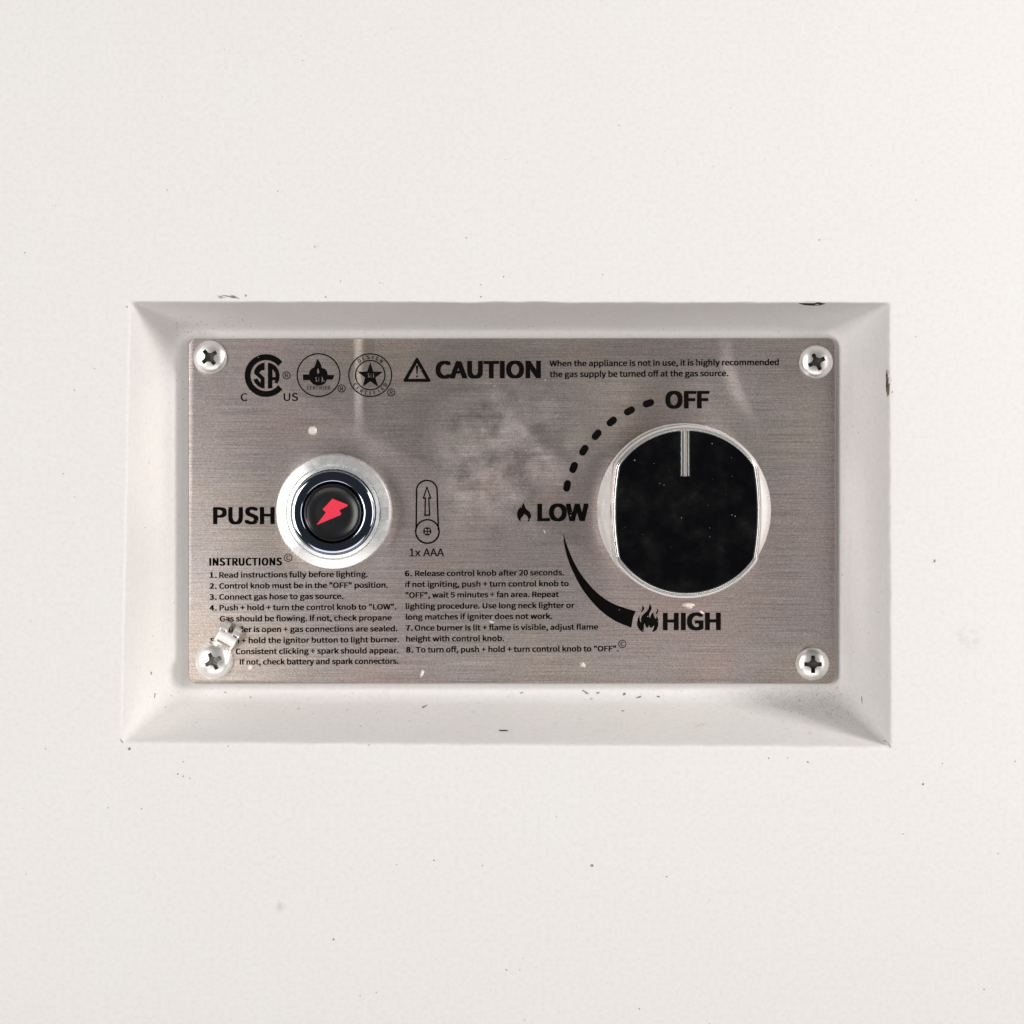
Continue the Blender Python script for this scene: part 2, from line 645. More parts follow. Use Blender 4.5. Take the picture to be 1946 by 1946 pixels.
def smooth_poly(pts, n=4, sharp=()):
    """closed Catmull-Rom through the points; indexes in sharp stay corners"""
    out = []
    N = len(pts)
    for i in range(N):
        p0, p1, p2, p3 = pts[i - 1], pts[i], pts[(i + 1) % N], pts[(i + 2) % N]
        if i in sharp: p0 = p1
        if (i + 1) % N in sharp: p3 = p2
        for j in range(n):
            t = j / n
            out.append(tuple(0.5 * (2 * p1[k] + (p2[k] - p0[k]) * t + (2 * p0[k] - 5 * p1[k] + 4 * p2[k] - p3[k]) * t * t + (3 * p1[k] - p0[k] - 3 * p2[k] + p3[k]) * t ** 3) for k in range(2)))
    return out


def reg(pts, ox, oy, k):
    return [(ox + x * k, oy + y * k) for x, y in pts]


def rect(x0, y0, x1, y1):
    return [(x0, y0), (x1, y0), (x1, y1), (x0, y1)]


def stroke_loop(pts, w):
    """outline band of a closed polygon: outer and inner offset by w/2"""
    def off(d):
        out = []
        N = len(pts)
        for i in range(N):
            a, b, c = Vector(pts[i - 1]), Vector(pts[i]), Vector(pts[(i + 1) % N])
            e1, e2 = (b - a).normalized(), (c - b).normalized()
            n1, n2 = Vector((e1.y, -e1.x)), Vector((e2.y, -e2.x))
            bis = (n1 + n2)
            bis = bis / max(0.25, bis.dot(n1)) if bis.length > 1e-6 else n1
            out.append(tuple(b + bis * d))
        return out
    return [off(w / 2), off(-w / 2)]


# --- instructions, left column
print_text("instruction_heading", [("INSTRUCTIONS", 1.15, 0.35, 1.05, 397.6, 536)], 397.6, 1075.2, 14.6, 0.3)
print_shape("copyright_mark", [annulus(547.7, 1060.0, 7.2, 1.5)])
print_text("copyright_letter", [("C", 0.25, 0.1, 1, 544.2, 551.4)], 544, 1064.2, 8.4, 0)
line("Read instructions fully before lighting.", 416.5, 699, 1098.2, "1.", 398)
line("Control knob must be in the \"OFF\" position.", 416.5, 737.3, 1119, "2.", 398)
line("Connect gas hose to gas source.", 416.5, 652.7, 1139.8, "3.", 398)
line("Push + hold + turn the control knob to \"LOW\".", 417, 753.5, 1160.5, "4.", 398)
line("Gas should be flowing. If not, check propane", 417.5, 744.4, 1181.2)
line("cylinder is open + gas connections are sealed.", 418, 755.4, 1201.9)
line("Push + hold the ignitor button to light burner.", 419, 758.5, 1222.8, "5.", 399)
line("Consistent clicking + spark should appear.", 447.6, 757.5, 1243.3)
line("If not, check battery and spark connectors.", 455.5, 757.5, 1263.3)
# --- right column
line("Release control knob after 20 seconds.", 788.5, 1071.9, 1095.2, "6.", 769.4)
line("If not igniting, push + turn control knob to", 770, 1081, 1115.9)
line("\"OFF\", wait 5 minutes + fan area. Repeat", 770.5, 1062.3, 1136.3)
line("lighting procedure. Use long neck lighter or", 770.8, 1092, 1157.4)
line("long matches if igniter does not work.", 771, 1049.4, 1177.8)
line("Once burner is lit + flame is visible, adjust flame", 788, 1136.9, 1198.8, "7.", 771)
line("height with control knob.", 771.5, 958.3, 1219.4)
line("To turn off, push + hold + turn control knob to \"OFF\".", 790, 1175.7, 1240.2, "8.", 771.5)
print_shape("copyright_mark", [annulus(1182.7, 1223.7, 7.0, 1.5)])
print_text("copyright_letter", [("C", 0.25, 0.1, 1, 1179.3, 1186.3)], 1179, 1227.8, 8.2, 0)
# --- caution line
line("When the appliance is not in use, it is highly recommended", 1044.2, 1480.3, 696.5, cap=11.4, name="caution_line")
line("the gas supply be turned off at the gas source.", 1044.6, 1384.2, 717.0, cap=11.4, name="caution_line")
# --- big words
for nm, wd, xa, xb, bs, cp, sp in (("caution_word", "CAUTION", 827.5, 1028, 719.4, 33.2, 1.0), ("off_word", "OFF", 1264.4, 1348.5, 776.5, 33.4, 1.0),
                                   ("low_word", "LOW", 1021, 1118.6, 990.6, 33.2, 0.98), ("high_word", "HIGH", 1259.6, 1370, 1197.8, 33.2, 0.99), ("push_word", "PUSH", 404.8, 522, 996.4, 32.6, 1.0)):
    print_text(nm, [(wd, 2.5 if wd != "PUSH" else 2.1, 1.3 if wd != "PUSH" else 1.0, sp, xa, xb)], xa, bs, cp, 0.2)
print_text("battery_word", [("1x AAA", 0.35, 0.2, 1.0, 778, 844)], 778, 1057.4, 14.8, 0.1)
# --- warning triangle
tri = [(792.4, 683.2), (770.2, 722.6), (814.8, 722.6)]


def round_poly(pts, r, n=5):
    out = []
    N = len(pts)
    for i in range(N):
        a, b, c = Vector(pts[i - 1]), Vector(pts[i]), Vector(pts[(i + 1) % N])
        p, q = b + (a - b).normalized() * r, b + (c - b).normalized() * r
        for j in range(n + 1):
            t = j / n
            out.append(tuple(p * (1 - t) ** 2 + b * 2 * t * (1 - t) + q * t * t))
    return out


outer = [(792.4, 677.0), (764.6, 725.8), (820.2, 725.8)]
inner = [(792.4, 690.2), (775.6, 719.8), (809.2, 719.8)]
print_shape("warning_triangle", [[round_poly(outer, 6), round_poly(inner, 1.0)],
                                 [[(790.2, 694.5), (794.8, 694.5), (793.6, 711.0), (791.4, 711.0)]], [circ(792.5, 715.2, 2.0, 14)]])
# --- dotted arc from OFF to LOW
for (cx, cy) in ((1232.3, 766.4), (1196.2, 781), (1162.6, 801), (1133.9, 826.3), (1109.6, 855.6), (1090.2, 888.4), (1077.7, 923.4)):
    a = math.atan2(cy - 972, cx - 1303) + math.pi / 2
    ca, sa = math.cos(a), math.sin(a)
    caps = []
    for sgn in (1, -1):
        for j in range(9):
            t = math.radians(-90 + 180 * j / 8) + (0 if sgn > 0 else math.pi)
            lx, ly = sgn * 4.4 + 6.7 * math.cos(t), 6.7 * math.sin(t)
            caps.append((cx + lx * ca - ly * sa, cy + lx * sa + ly * ca))
    print_shape("dial_dash", [[caps]])
# --- swelling crescent from LOW to HIGH
out_e = [(1070.3, 1012.3), (1072.5, 1036), (1080, 1065), (1093.4, 1096), (1112, 1127.5), (1140, 1159), (1168, 1179.5), (1199.8, 1193)]
in_e = [(1208.4, 1161.8), (1185, 1154.5), (1163, 1146), (1140, 1131), (1117.5, 1108.5), (1096.5, 1079), (1079.5, 1042)]
end = [(1201.5, 1183), (1203.6, 1172)]
ring = out_e + end + in_e
print_shape("heat_crescent", [[smooth_poly(ring, 5, sharp=(0, 7, 10))]])
# --- flames
small = [(240, 165), (250, 215), (275, 255), (310, 285), (328, 330), (320, 370), (300, 405), (285, 410), (292, 370), (275, 335), (240, 310), (225, 340), (200, 365), (195, 410), (165, 375), (150, 325), (158, 275), (185, 235), (215, 205)]
print_shape("small_flame_symbol", [[smooth_poly(reg(small, 960, 930, .1501), 4, sharp=(0, 7, 10, 13))]])
big = [(405, 160), (440, 205), (443, 250), (420, 300), (402, 345), (402, 390), (415, 402), (430, 370), (445, 330), (478, 308), (480, 345), (492, 385), (512, 420), (525, 415), (530, 370), (547, 395), (562, 450), (562, 530), (545, 590), (510, 635), (450, 657), (475, 600), (488, 540), (440, 580), (415, 570), (395, 530), (380, 580), (345, 560), (322, 498), (308, 560), (312, 615), (280, 605), (320, 662), (265, 640), (215, 590), (190, 520), (195, 450), (215, 395), (235, 368), (238, 430), (250, 475), (262, 480), (258, 430), (270, 385), (310, 335), (360, 290), (390, 245), (402, 200)]
lick_l = [(275, 192), (305, 215), (315, 250), (290, 285), (258, 314), (262, 285), (280, 250)]
lick_r = [(540, 228), (558, 265), (556, 305), (523, 352), (520, 320), (540, 280)]
print_shape("large_flame_symbol", [[smooth_poly(reg(big, 1190, 1130, .1087), 3, sharp=(0, 9, 14, 20, 22, 25, 28, 31, 32, 38))],
                                   [smooth_poly(reg(lick_l, 1190, 1130, .1087), 3, sharp=(0, 4))], [smooth_poly(reg(lick_r, 1190, 1130, .1087), 3, sharp=(0, 3))]])
# --- battery symbol
case = circ(811.2, 932.5, 19.6, 20, a0=0, a1=180) + [(790.8, 1006)] + circ(812.2, 1010, 22.4, 20, a0=180, a1=360) + [(833.0, 1006)]
arrow = [(811.4, 925.5), (804.6, 946.5), (808.4, 946.5), (807.6, 979.2), (816.2, 979.2), (814.8, 946.5), (818.2, 946.5)]
print_shape("battery_symbol", [stroke_loop(case, 3.0), annulus(812.2, 1010, 22.3, 3.0), stroke_loop(arrow, 2.7)])
print_shape("battery_plus", [[circ(812.0, 1009.8, 7.9, 28), rect(807.4, 1005.2, 811.0, 1008.8), rect(813.0, 1005.2, 816.6, 1008.8), rect(807.4, 1010.8, 811.0, 1014.4), rect(813.0, 1010.8, 816.6, 1014.4)]])

# --- certification marks
G = (440, 650, .1656)
cx, cy = G[0] + 396 * G[2], G[1] + 385 * G[2]
c_ring = circ(cx, cy, 40.7, 56, a0=40, a1=320) + list(reversed(circ(cx, cy, 29.4, 56, a0=38, a1=322)))
s_half = [(380, 235), (380, 322), (345, 325), (318, 352), (380, 410), (380, 533), (340, 528), (300, 505), (268, 470), (250, 430), (295, 416), (328, 470), (336, 430), (262, 365), (258, 330), (280, 290), (310, 262), (345, 242)]
a_half = [(417, 235), (470, 250), (510, 280), (540, 325), (553, 380), (548, 430), (528, 480), (488, 462), (505, 438), (470, 438), (470, 530), (417, 534)]
a_hole = [(470, 312), (470, 402), (505, 402), (500, 350)]
print_shape("certification_mark", [[c_ring], [reg(s_half, *G)], [reg(a_half, *G), reg(a_hole, *G)]])
print_text("certification_letters", [("C", 0.4, 0.2, 1, 457.4, 470.6), ("US", 0.4, 0.2, 1, 539, 566.4)], 457, 762.4, 14.8, 0.3)


def registered(x, y, r=6.8):
    print_shape("registered_mark", [annulus(x, y, r, 1.7, 32)])
    print_text("registered_letter", [("R", 0.25, 0.1, 1, x - 2.9, x + 3.2)], x, y + 3.9, 7.8, 0)


registered(544.3, 713.4)
registered(649.2, 738.3)
registered(743.5, 745.6)
c2 = (605.3, 712.9)
flame_g = [(978, 190), (1010, 225), (1030, 265), (1040, 297), (1075, 310), (1098, 345), (1103, 378), (1182, 378), (1160, 432), (1093, 432), (1080, 465), (1050, 490), (995, 499), (940, 485), (910, 455), (900, 437), (820, 437), (820, 373), (888, 373), (892, 340), (915, 308), (945, 290), (960, 260), (972, 225)]
f_hole = [(992, 298), (1008, 340), (1003, 362), (985, 362), (980, 335)]
c_hole = [(1036, 392), (1050, 418), (1050, 446), (1034, 470), (1036, 432)]
s_hole = [(958, 408), (982, 402), (978, 412), (966, 418), (984, 438), (978, 456), (958, 448), (972, 440)]
b_hole = [(998, 404), (1004, 404), (1004, 456), (998, 456)]
print_shape("flame_certification_mark", [annulus(*c2, 40.6, 2.4, 72), [reg(smooth_poly(flame_g, 3, sharp=(0, 6, 7, 8, 9, 15, 16, 17, 18)), *G), reg(f_hole, *G), reg(c_hole, *G), reg(s_hole, *G), reg(b_hole, *G)]])
print_text("certification_word", [("CERTIFIED", 0.28, 0.1, 1.1, 583.0, 627.6)], 583, 740.2, 7.0, 0)
c3 = (703.6, 712.9)
star = []
for i in range(10):
    a = math.radians(90 + 36 * i)
    r = 25.5 if i % 2 == 0 else 10.2
    star.append((703.7 + r * math.cos(a), 714.4 - r * math.sin(a)))
st_c = [(1628, 352), (1636, 375), (1634, 400), (1622, 415), (1624, 380)]
st_s = [(1562, 362), (1584, 356), (1580, 366), (1572, 372), (1586, 390), (1582, 408), (1562, 402), (1574, 394)]
st_b = [(1598, 360), (1603, 360), (1603, 410), (1598, 410)]
print_shape("star_certification_mark", [annulus(*c3, 40.6, 2.3, 72), annulus(*c3, 27.9, 2.3, 60), [star, reg(st_c, *G), reg(st_s, *G), reg(st_b, *G)]])


def arc_text(name, s, c, r, a_from, a_to, cap, inside=False):
    V, F = [], []
    for i, ch in enumerate(s):
        a = math.radians(lerp(a_from, a_to, i / (len(s) - 1)))
        vs, fs = text_mesh(ch)
        lo = min(v[0] for v in vs); hi = max(v[0] for v in vs)
        k = cap / cap_height()
        ux, uy = (math.sin(a), -math.cos(a)) if not inside else (-math.sin(a), math.cos(a))
        rx, ry = (math.cos(a), math.sin(a)) if not inside else (-math.cos(a), -math.sin(a))
        for li, sx in enumerate((-0.62, 0.62)):
            o = len(V)
            for (x, y) in vs:
                lx = (x - (lo + hi) / 2) * k * 0.92 + sx
                ly = y * k - cap / 2
                X = c[0] + r * math.cos(a) + lx * ux + ly * rx
                Yv = r * math.sin(a) + lx * uy + ly * ry
                V.append(pt(X, c[1] - Yv, PRINT_H + li * 1.5e-6))
            F += [tuple(t + o for t in q) for q in fs]
    mesh_obj(name, V, F, M_INK, PLATE)


arc_text("certification_word", "DESIGN", c3, 34.2, 127, 52, 6.9)
arc_text("certification_word", "CERTIFIED", c3, 34.2, 213, 327, 6.9, inside=True)


# ------------------------------------------------------------------ lathe-like builders
def lathe(name, c, prof, mat, parent, n=96, sharp=35, closed_top=True, fn=None):
    """prof: (radius px, height m); axis stands on the plate at world point c"""
    verts, faces = [], []
    for (r, h) in prof:
        for i in range(n):
            a = 2 * math.pi * i / n
            k = fn(a, r, h) if fn else 1.0
            verts.append(Vector((c.x + r * S * k * math.cos(a), YP - h, c.z + r * S * k * math.sin(a))))
    for k in range(len(prof) - 1):
        for i in range(n):
            j = (i + 1) % n
            faces.append((k * n + i, k * n + j, (k + 1) * n + j, (k + 1) * n + i))
    if closed_top:
        faces.append(tuple(range((len(prof) - 1) * n, len(prof) * n)))
    return mesh_obj(name, verts, faces, mat, parent, smooth=True, sharp=sharp)


# ------------------------------------------------------------------ control knob
KC = pt(1303.5, 972, 0.012)
KC.y = YP


def knob_outline(r, half, bulge=13.0, n=160, dx=0.0):
    """circle of radius r with its left and right cut to gently bulging flats at +-half (pixels)"""
    out = []
    for i in range(n):
        a = 2 * math.pi * i / n
        x, y = r * math.cos(a), r * math.sin(a)
        lim = half - bulge * (y / r) ** 2 * 1.8
        if abs(x) > lim:
            # slide along the ray onto the flat
            lo, hi = 0.0, 1.0
            for _ in range(30):
                mid = (lo + hi) / 2
                xx, yy = x * mid, y * mid
                if abs(xx) > half - bulge * (yy / r) ** 2 * 1.8: hi = mid
                else: lo = mid
            x, y = x * lo, y * lo
        out.append((x + dx, y))
    return out


def knob_pts(outline, h):
    return [Vector((KC.x + x * S, YP - h, KC.z + y * S)) for x, y in outline]


KT = 0.0145             # top of the knob
# sloped skirt seen beside the flats
KNOB = lathe("control_knob", KC, [(150, 0.0006), (162.0, 0.0006), (164.0, 0.0012), (164.2, 0.0044), (163.2, 0.0050), (150, 0.0066), (138, 0.00805), (122, 0.0100)], M_SKIRT, PANEL, n=128, sharp=50)
tag(KNOB, "round satin chrome control knob with black face and pointer slot, turned to OFF")
rows = []
for (r, half, h) in ((162.0, 142.5, 0.0046), (161.8, 140.8, KT - 0.0016), (161.2, 140.2, KT - 0.0014), (155.8, 136.9, KT - 0.00062), (155.2, 136.4, KT - 0.00060), (153.4, 134.6, KT - 0.00060), (152.9, 134.1, KT - 0.0005), (152.2, 133.4, KT - 0.00005), (151.7, 132.9, KT), (151.3, 132.5, KT - 0.0001), (151.1, 132.3, KT - 0.0010)):
    rows.append(knob_pts(knob_outline(r, half), h))
v, f = prism_rows(rows)
mesh_obj("knob_grip", v, f, M_KNOB, KNOB, smooth=True, sharp=40)
# glossy black insert with a notch for the pointer
face = knob_outline(150.6, 131.8, n=240)
NW = 8.2
NB = 66.0       # notch bottom (pixels above centre)
PX = -2.8       # the pointer sits a touch off the middle
pts = [p for p in face if not (abs(p[0] - PX) < NW and p[1] > 0)]
k0 = max(range(len(pts)), key=lambda i: (pts[i][1] > 0 and pts[i][0] > PX) * (1000 - abs(pts[i][0] - PX)))
pts = pts[k0 + 1:] + pts[:k0 + 1]       # starts left of the notch, ends right of it
topy = math.sqrt(150.6 ** 2 - NW ** 2)
ol = [(PX - NW, topy - 3), ] + pts[0:] + [(PX + NW, topy - 3), (PX + NW, NB), (PX - NW, NB)]


def flat_prism(name, outline, h0, h1, mat, parent, bevel=0.00012):
    """extruded outline (pixel offsets from the knob centre), tessellated with a small top bevel"""
    bm = bmesh.new()
    vs = [bm.verts.new((KC.x + x * S, YP - h0, KC.z + y * S)) for x, y in outline]
    fc = bm.faces.new(vs)
    bm.normal_update()
    if fc.normal.y > 0:
        fc.normal_flip()
    ext = bmesh.ops.extrude_face_region(bm, geom=[fc])
    top = [e for e in ext['geom'] if isinstance(e, bmesh.types.BMVert)]
    for t in top:
        t.co.y = YP - h1
    bmesh.ops.recalc_face_normals(bm, faces=bm.faces)
    if bevel:
        te = [e for e in bm.edges if all(abs(q.co.y - (YP - h1)) < 1e-7 for q in e.verts)]
        bmesh.ops.bevel(bm, geom=te, offset=bevel, segments=2, profile=0.6, affect='EDGES')
    bm.verts.index_update()
    V = [q.co.copy() for q in bm.verts]
    F = [[q.index for q in g.verts] for g in bm.faces]
    bm.free()
    return mesh_obj(name, V, F, mat, parent)


INS = flat_prism("knob_face", ol, KT - 0.0014, KT - 0.00015, M_BLACK, KNOB, 0.00008)
tag(INS, "glossy black knob face with dust specks")
# pointer: chrome channel with two raised lips
bar = []
for sgn in (-1, 1):
    flat_prism("pointer_lip", [(PX + sgn * 6.4, NB + 1.5), (PX + sgn * 7.1, NB + 1.5), (PX + sgn * 7.1, topy + 1), (PX + sgn * 6.4, topy + 1)], KT - 0.0012, KT - 0.00002, M_CHROME, KNOB, 0.00006)
flat_prism("pointer", [(PX - 1.0, NB + 0.6), (PX + 3.8, NB + 0.6), (PX + 3.8, topy + 1), (PX - 1.0, topy + 1)], KT - 0.0014, KT - 0.00025, M_POINTER, KNOB, 0.00005)

# ------------------------------------------------------------------ igniter button
BC = pt(631.8, 974.5, 0.0100)
BC.y = YP
notch_a = math.radians(2)
IGN = lathe("igniter_button", BC, [(104, 0.0002), (109.0, 0.0002), (109.6, 0.0008), (109.4, 0.0046), (108.4, 0.0055), (106.5, 0.0060), (97, 0.0063), (90.2, 0.0065), (89.4, 0.0063), (87.6, 0.0063), (86.8, 0.0068), (81.2, 0.0070), (80.0, 0.0066), (79.6, 0.0040)], M_SATIN, PANEL, n=144, sharp=38, closed_top=False)
tag(IGN, "round push igniter with pale satin bezel and black centre")
lathe("chrome_ring", BC, [(79.0, 0.0040), (79.0, 0.0088), (78.7, 0.0091), (77.8, 0.00935), (76, 0.0095), (71, 0.00962), (65, 0.00966), (60, 0.00960), (58.0, 0.0095), (56.8, 0.0092), (56.2, 0.0084), (55.8, 0.0050)], M_DARKCHROME, IGN, n=128, sharp=60, closed_top=False)
CAPO = lathe("push_cap", BC, [(54.0, 0.0050), (54.0, 0.0094), (53.4, 0.0099), (51.6, 0.0102), (49.8, 0.0101), (48.8, 0.0097), (47.6, 0.00955), (30, 0.0097), (12, 0.00978), (3, 0.0098)], M_BLACK2, IGN, n=112, sharp=60)
bolt = reg([(910, 743), (1110, 822), (1106, 842), (1000, 895), (1027, 945), (1010, 960), (697, 1090), (823, 925), (806, 905), (778, 885)], 500, 840, .1449)
vs, fs = fill_mesh([bolt])
mesh_obj("lightning_symbol", [pt(x, y, 0.00983) for x, y in vs], fs, M_RED, IGN)
# key notch block on the bezel and moulded dimples round the step
for a, w, r0, r1, h in ((math.radians(-1), 0.115, 89.8, 106.0, 0.0071),):
    V = []
    for hh, g in ((0.0058, 0.0), (h, 0.6)):
        for (rr, aa) in ((r0 + g, a - w), (r1 - g, a - w), (r1 - g, a + w), (r0 + g, a + w)):
            V.append(Vector((BC.x + rr * S * math.cos(aa), YP - hh, BC.z + rr * S * math.sin(aa))))
    mesh_obj("bezel_tab", V, [(0, 1, 5, 4), (1, 2, 6, 5), (2, 3, 7, 6), (3, 0, 4, 7), (4, 5, 6, 7)], M_SATIN, IGN)
for deg in (131, 111, 90, 70, 49, 30, 152):
    a = math.radians(deg)
    cx_, cz_ = BC.x + 84.2 * S * math.cos(a), BC.z + 84.2 * S * math.sin(a)
    rr = 0.9 * S * (1.5 if deg in (90, 70) else 1.0)
    V = [Vector((cx_ + rr * math.cos(t * math.pi / 4), YP - 0.00698, cz_ + rr * math.sin(t * math.pi / 4))) for t in range(8)]
    mesh_obj("bezel_dimple", V, [tuple(range(8))], M_SPECK, IGN)


# ------------------------------------------------------------------ screws
def screw(px, py, r, rot, h0, label, depth=0.00165, recess_mat=None):
    c = pt(px, py, h0 + 0.0012)
    rads = [0.0001] + [0.40 * i for i in range(1, 50)] + [lerp(20, r * 0.93, i / 6) for i in range(1, 7)] + [r * 0.965, r * 0.985, r]
    n = 128
    H = 0.0019
    ca, sa = math.cos(math.radians(rot)), math.sin(math.radians(rot))
    V, F, mk = [], [], []

    def height(x, y):
        q = math.hypot(x, y) / r
        hh = H * (1 - 0.42 * q ** 2 - 0.28 * q ** 8)
        lx, ly = abs(x * ca + y * sa), abs(-x * sa + y * ca)
        lo, hi = max(lx, ly), min(lx, ly)
        # cross recess: tapering arms with soft shoulders
        arm = max(0.0, min(1.0, (4.4 - 0.06 * lo - hi) / 0.7)) * max(0.0, min(1.0, (16.6 - lo) / 0.9))
        core = max(0.0, min(1.0, (8.6 - (lx + ly) * 0.72) / 1.4))
        m = max(arm, core)
        return hh - m * depth * (1.0 - 0.30 * min(1, lo / 17)), m
    for q in rads:
        for i in range(n):
            a = 2 * math.pi * i / n
            x, y = q * math.cos(a), q * math.sin(a)
            hv, mv = height(x, y)
            mk.append(mv)
            V.append(Vector((c.x + x * S, YP - h0 - hv, c.z + y * S)))
    for i in range(n):
        a = 2 * math.pi * i / n
        V.append(Vector((c.x + r * S * 1.0 * math.cos(a), YP - h0 + 0.00002, c.z + r * S * math.sin(a))))
    L = len(rads) + 1
    for k in range(L - 1):
        for i in range(n):
            j = (i + 1) % n
            F.append((k * n + i, (k + 1) * n + i, (k + 1) * n + j, k * n + j))
    F.append(tuple(range(n)))
    o = mesh_obj("screw", V, F, M_SCREW, PANEL, smooth=True, sharp=45)
    if recess_mat:
        o.data.materials.append(recess_mat)  # cross recess faces take a darker metal colour than the head
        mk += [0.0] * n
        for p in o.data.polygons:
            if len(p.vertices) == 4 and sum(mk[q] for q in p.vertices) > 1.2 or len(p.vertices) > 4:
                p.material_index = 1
    tag(o, label)
    return o


screw(398.2, 679, 31.8, 38, 0.00005, "pan head cross screw in the plate corner beside the certification marks", recess_mat=M_RECESS)
screw(1551.7, 687.8, 31.6, 24, 0.00005, "pan head cross screw in the plate corner beside the caution text", recess_mat=M_RECESS)
screw(1544.8, 1262, 31.2, 0, 0.00005, "pan head cross screw with upright cross below the knob", recess_mat=M_RECESS)
screw(405.4, 1256.3, 32.8, 26, 0.0009, "pan head cross screw clamping the forked metal lug", recess_mat=M_RECESS_LIGHT)


# ------------------------------------------------------------------ forked lug under the lower screw
def lug():
    c0 = (406.4, 1256.0)
    ang = math.radians(61)
    ux, uy = math.cos(ang), -math.sin(ang)
    wx, wy = math.sin(ang), math.cos(ang)
    root = empty("terminal_lug", pt(c0[0], c0[1], 0.0))
    tag(root, "small forked nickel metal lug pinned under a corner screw of the plate", "terminal lug")
    # washer end
    V, F = [], []
    n = 64
    for (rr, hh) in ((34.6, 0.00006), (34.9, 0.0003), (34.6, 0.00078), (34.0, 0.00085)):
        for i in range(n):
            a = 2 * math.pi * i / n
            V.append(pt(c0[0] + rr * math.cos(a), c0[1] - rr * math.sin(a), hh))
    for k in range(3):
        for i in range(n):
            j = (i + 1) % n
            F.append((k * n + i, k * n + j, (k + 1) * n + j, (k + 1) * n + i))
    F.append(tuple(range(3 * n, 4 * n)))
    mesh_obj("washer_end", V, F, M_LUG, root, smooth=True, sharp=40)

    ts = [20, 26, 30, 33, 34.6, 39.6, 40.2, 41, 43, 47, 51, 55, 57, 58.5, 60, 61.5, 63, 65, 67.5, 70, 72, 74, 76, 78, 79]
    ws = [-19.2, -17, -14, -11, -8, -6.2, -4.8, -2.4, 0, 2.4, 4.8, 6.2, 8, 11, 14, 17, 19.2]

    def hgt(t, w):
        if t <= 30: h = 0.0008
        elif t <= 40: h = lerp(0.0008, 0.0026, (1 - math.cos(math.pi * (t - 30) / 10)) / 2)
        else: h = 0.0026 + 0.0004 * math.sin(math.pi * min(1, (t - 40) / 32))
        if t > 70: h -= 0.0013 * ((t - 70) / 9) ** 1.4
        if abs(w) > 7 and abs(w) < 17.5:
            h -= 0.0002 * max(0.0, 1 - abs(t - 60) / 2.6)
        return h
    bm = bmesh.new()
    grid = {}
    for i, t in enumerate(ts):
        for j, w in enumerate(ws):
            h = hgt(t, w)
            tt = t
            grid[i, j] = bm.verts.new(pt(c0[0] + ux * tt + wx * w, c0[1] + uy * tt + wy * w, h))
    for i in range(len(ts) - 1):
        for j in range(len(ws) - 1):
            tm, wm = (ts[i] + ts[i + 1]) / 2, (ws[j] + ws[j + 1]) / 2
            lim = 5.2 if tm > 64 else (4.9 if tm > 61.5 else (2.5 if tm > 60 else -1))
            if abs(wm) < lim or (34.6 < tm < 39.6 and abs(wm) < 15.5) or (58.4 < tm < 61.6 and 8 < abs(wm) < 17):
                continue
            bm.faces.new((grid[i, j], grid[i, j + 1], grid[i + 1, j + 1], grid[i + 1, j]))
    loose = [q for q in bm.verts if not q.link_faces]
    for q in loose: bm.verts.remove(q)
    bmesh.ops.recalc_face_normals(bm, faces=bm.faces)
    bm.normal_update()
    if sum(g.normal.y for g in bm.faces) > 0:
        for g in bm.faces: g.normal_flip()
    bmesh.ops.solidify(bm, geom=bm.faces[:], thickness=0.0005)
    bm.verts.index_update()
    V = [q.co.copy() for q in bm.verts]
    F = [[q.index for q in g.verts] for g in bm.faces]
    bm.free()
    mesh_obj("forked_tab", V, F, M_LUG, root, smooth=True, sharp=42)


lug()


# ------------------------------------------------------------------ wear on the wall: chips, scuffs, specks (laid on its surface)
def decal(name, polys, mat, parent, lift=0.00004, kind=None):
    V, F = [], []
    for poly in polys:
        cxm = sum(p[0] for p in poly) / len(poly); cym = sum(p[1] for p in poly) / len(poly)
        o = len(V)
        V.append(on_wall(cxm, cym, lift)[0])
        for p in poly:
            V.append(on_wall(p[0], p[1], lift)[0])
        n = len(poly)
        for i in range(n):
            F.append((o, o + 1 + i, o + 1 + (i + 1) % n))
    ob = mesh_obj(name, V, F, mat, parent)
    if kind: ob["kind"] = kind
    return ob


def blob(cx, cy, rx, ry, rot=0, n=10, rough=0.3):
    out = []
    ca, sa = math.cos(math.radians(rot)), math.sin(math.radians(rot))
    for i in range(n):
        a = 2 * math.pi * i / n
        k = 1 + random.uniform(-rough, rough)
        x, y = rx * k * math.cos(a), ry * k * math.sin(a)
        out.append((cx + x * ca - y * sa, cy - (x * sa + y * ca)))
    return out


chip = [(1517, 576.5), (1530, 573.5), (1545, 573), (1558, 574.5), (1570, 577), (1558, 580), (1543, 580.8), (1528, 579.5)]
tag(decal("paint_chip", [chip], M_BROWN, WALL), "dark almond-shaped chip on the recess's upper edge")
tag(decal("edge_chip", [[(1685, 702), (1690, 706), (1689, 716), (1694, 722), (1691, 732), (1690, 748), (1687, 755), (1684, 742), (1685, 728), (1683.5, 714)]], M_TAN, WALL), "ragged tan chip on the recess's side edge")
decal("edge_chip_core", [[(1685, 705), (1687.5, 712), (1686.5, 724), (1687, 735), (1685.5, 745), (1684, 735), (1684.5, 720)]], M_BROWN, WALL, 0.00008)
scuffs = []
for (x0, y0, x1, y1, w) in ((411, 561.5, 430, 566.5, 1.0), (418, 560.5, 446, 565, 1.1), (428, 562.0, 457, 567.5, 1.7), (436, 560.5, 452, 564.5, 0.9), (413, 565, 424, 567.5, 0.8)):
    d = Vector((x1 - x0, y1 - y0)).normalized(); nn = Vector((-d.y, d.x)) * w
    mx, my = (x0 + x1) / 2, (y0 + y1) / 2
    scuffs.append([(x0, y0), (mx + nn.x, my + nn.y), (x1, y1), (mx - nn.x, my - nn.y)])
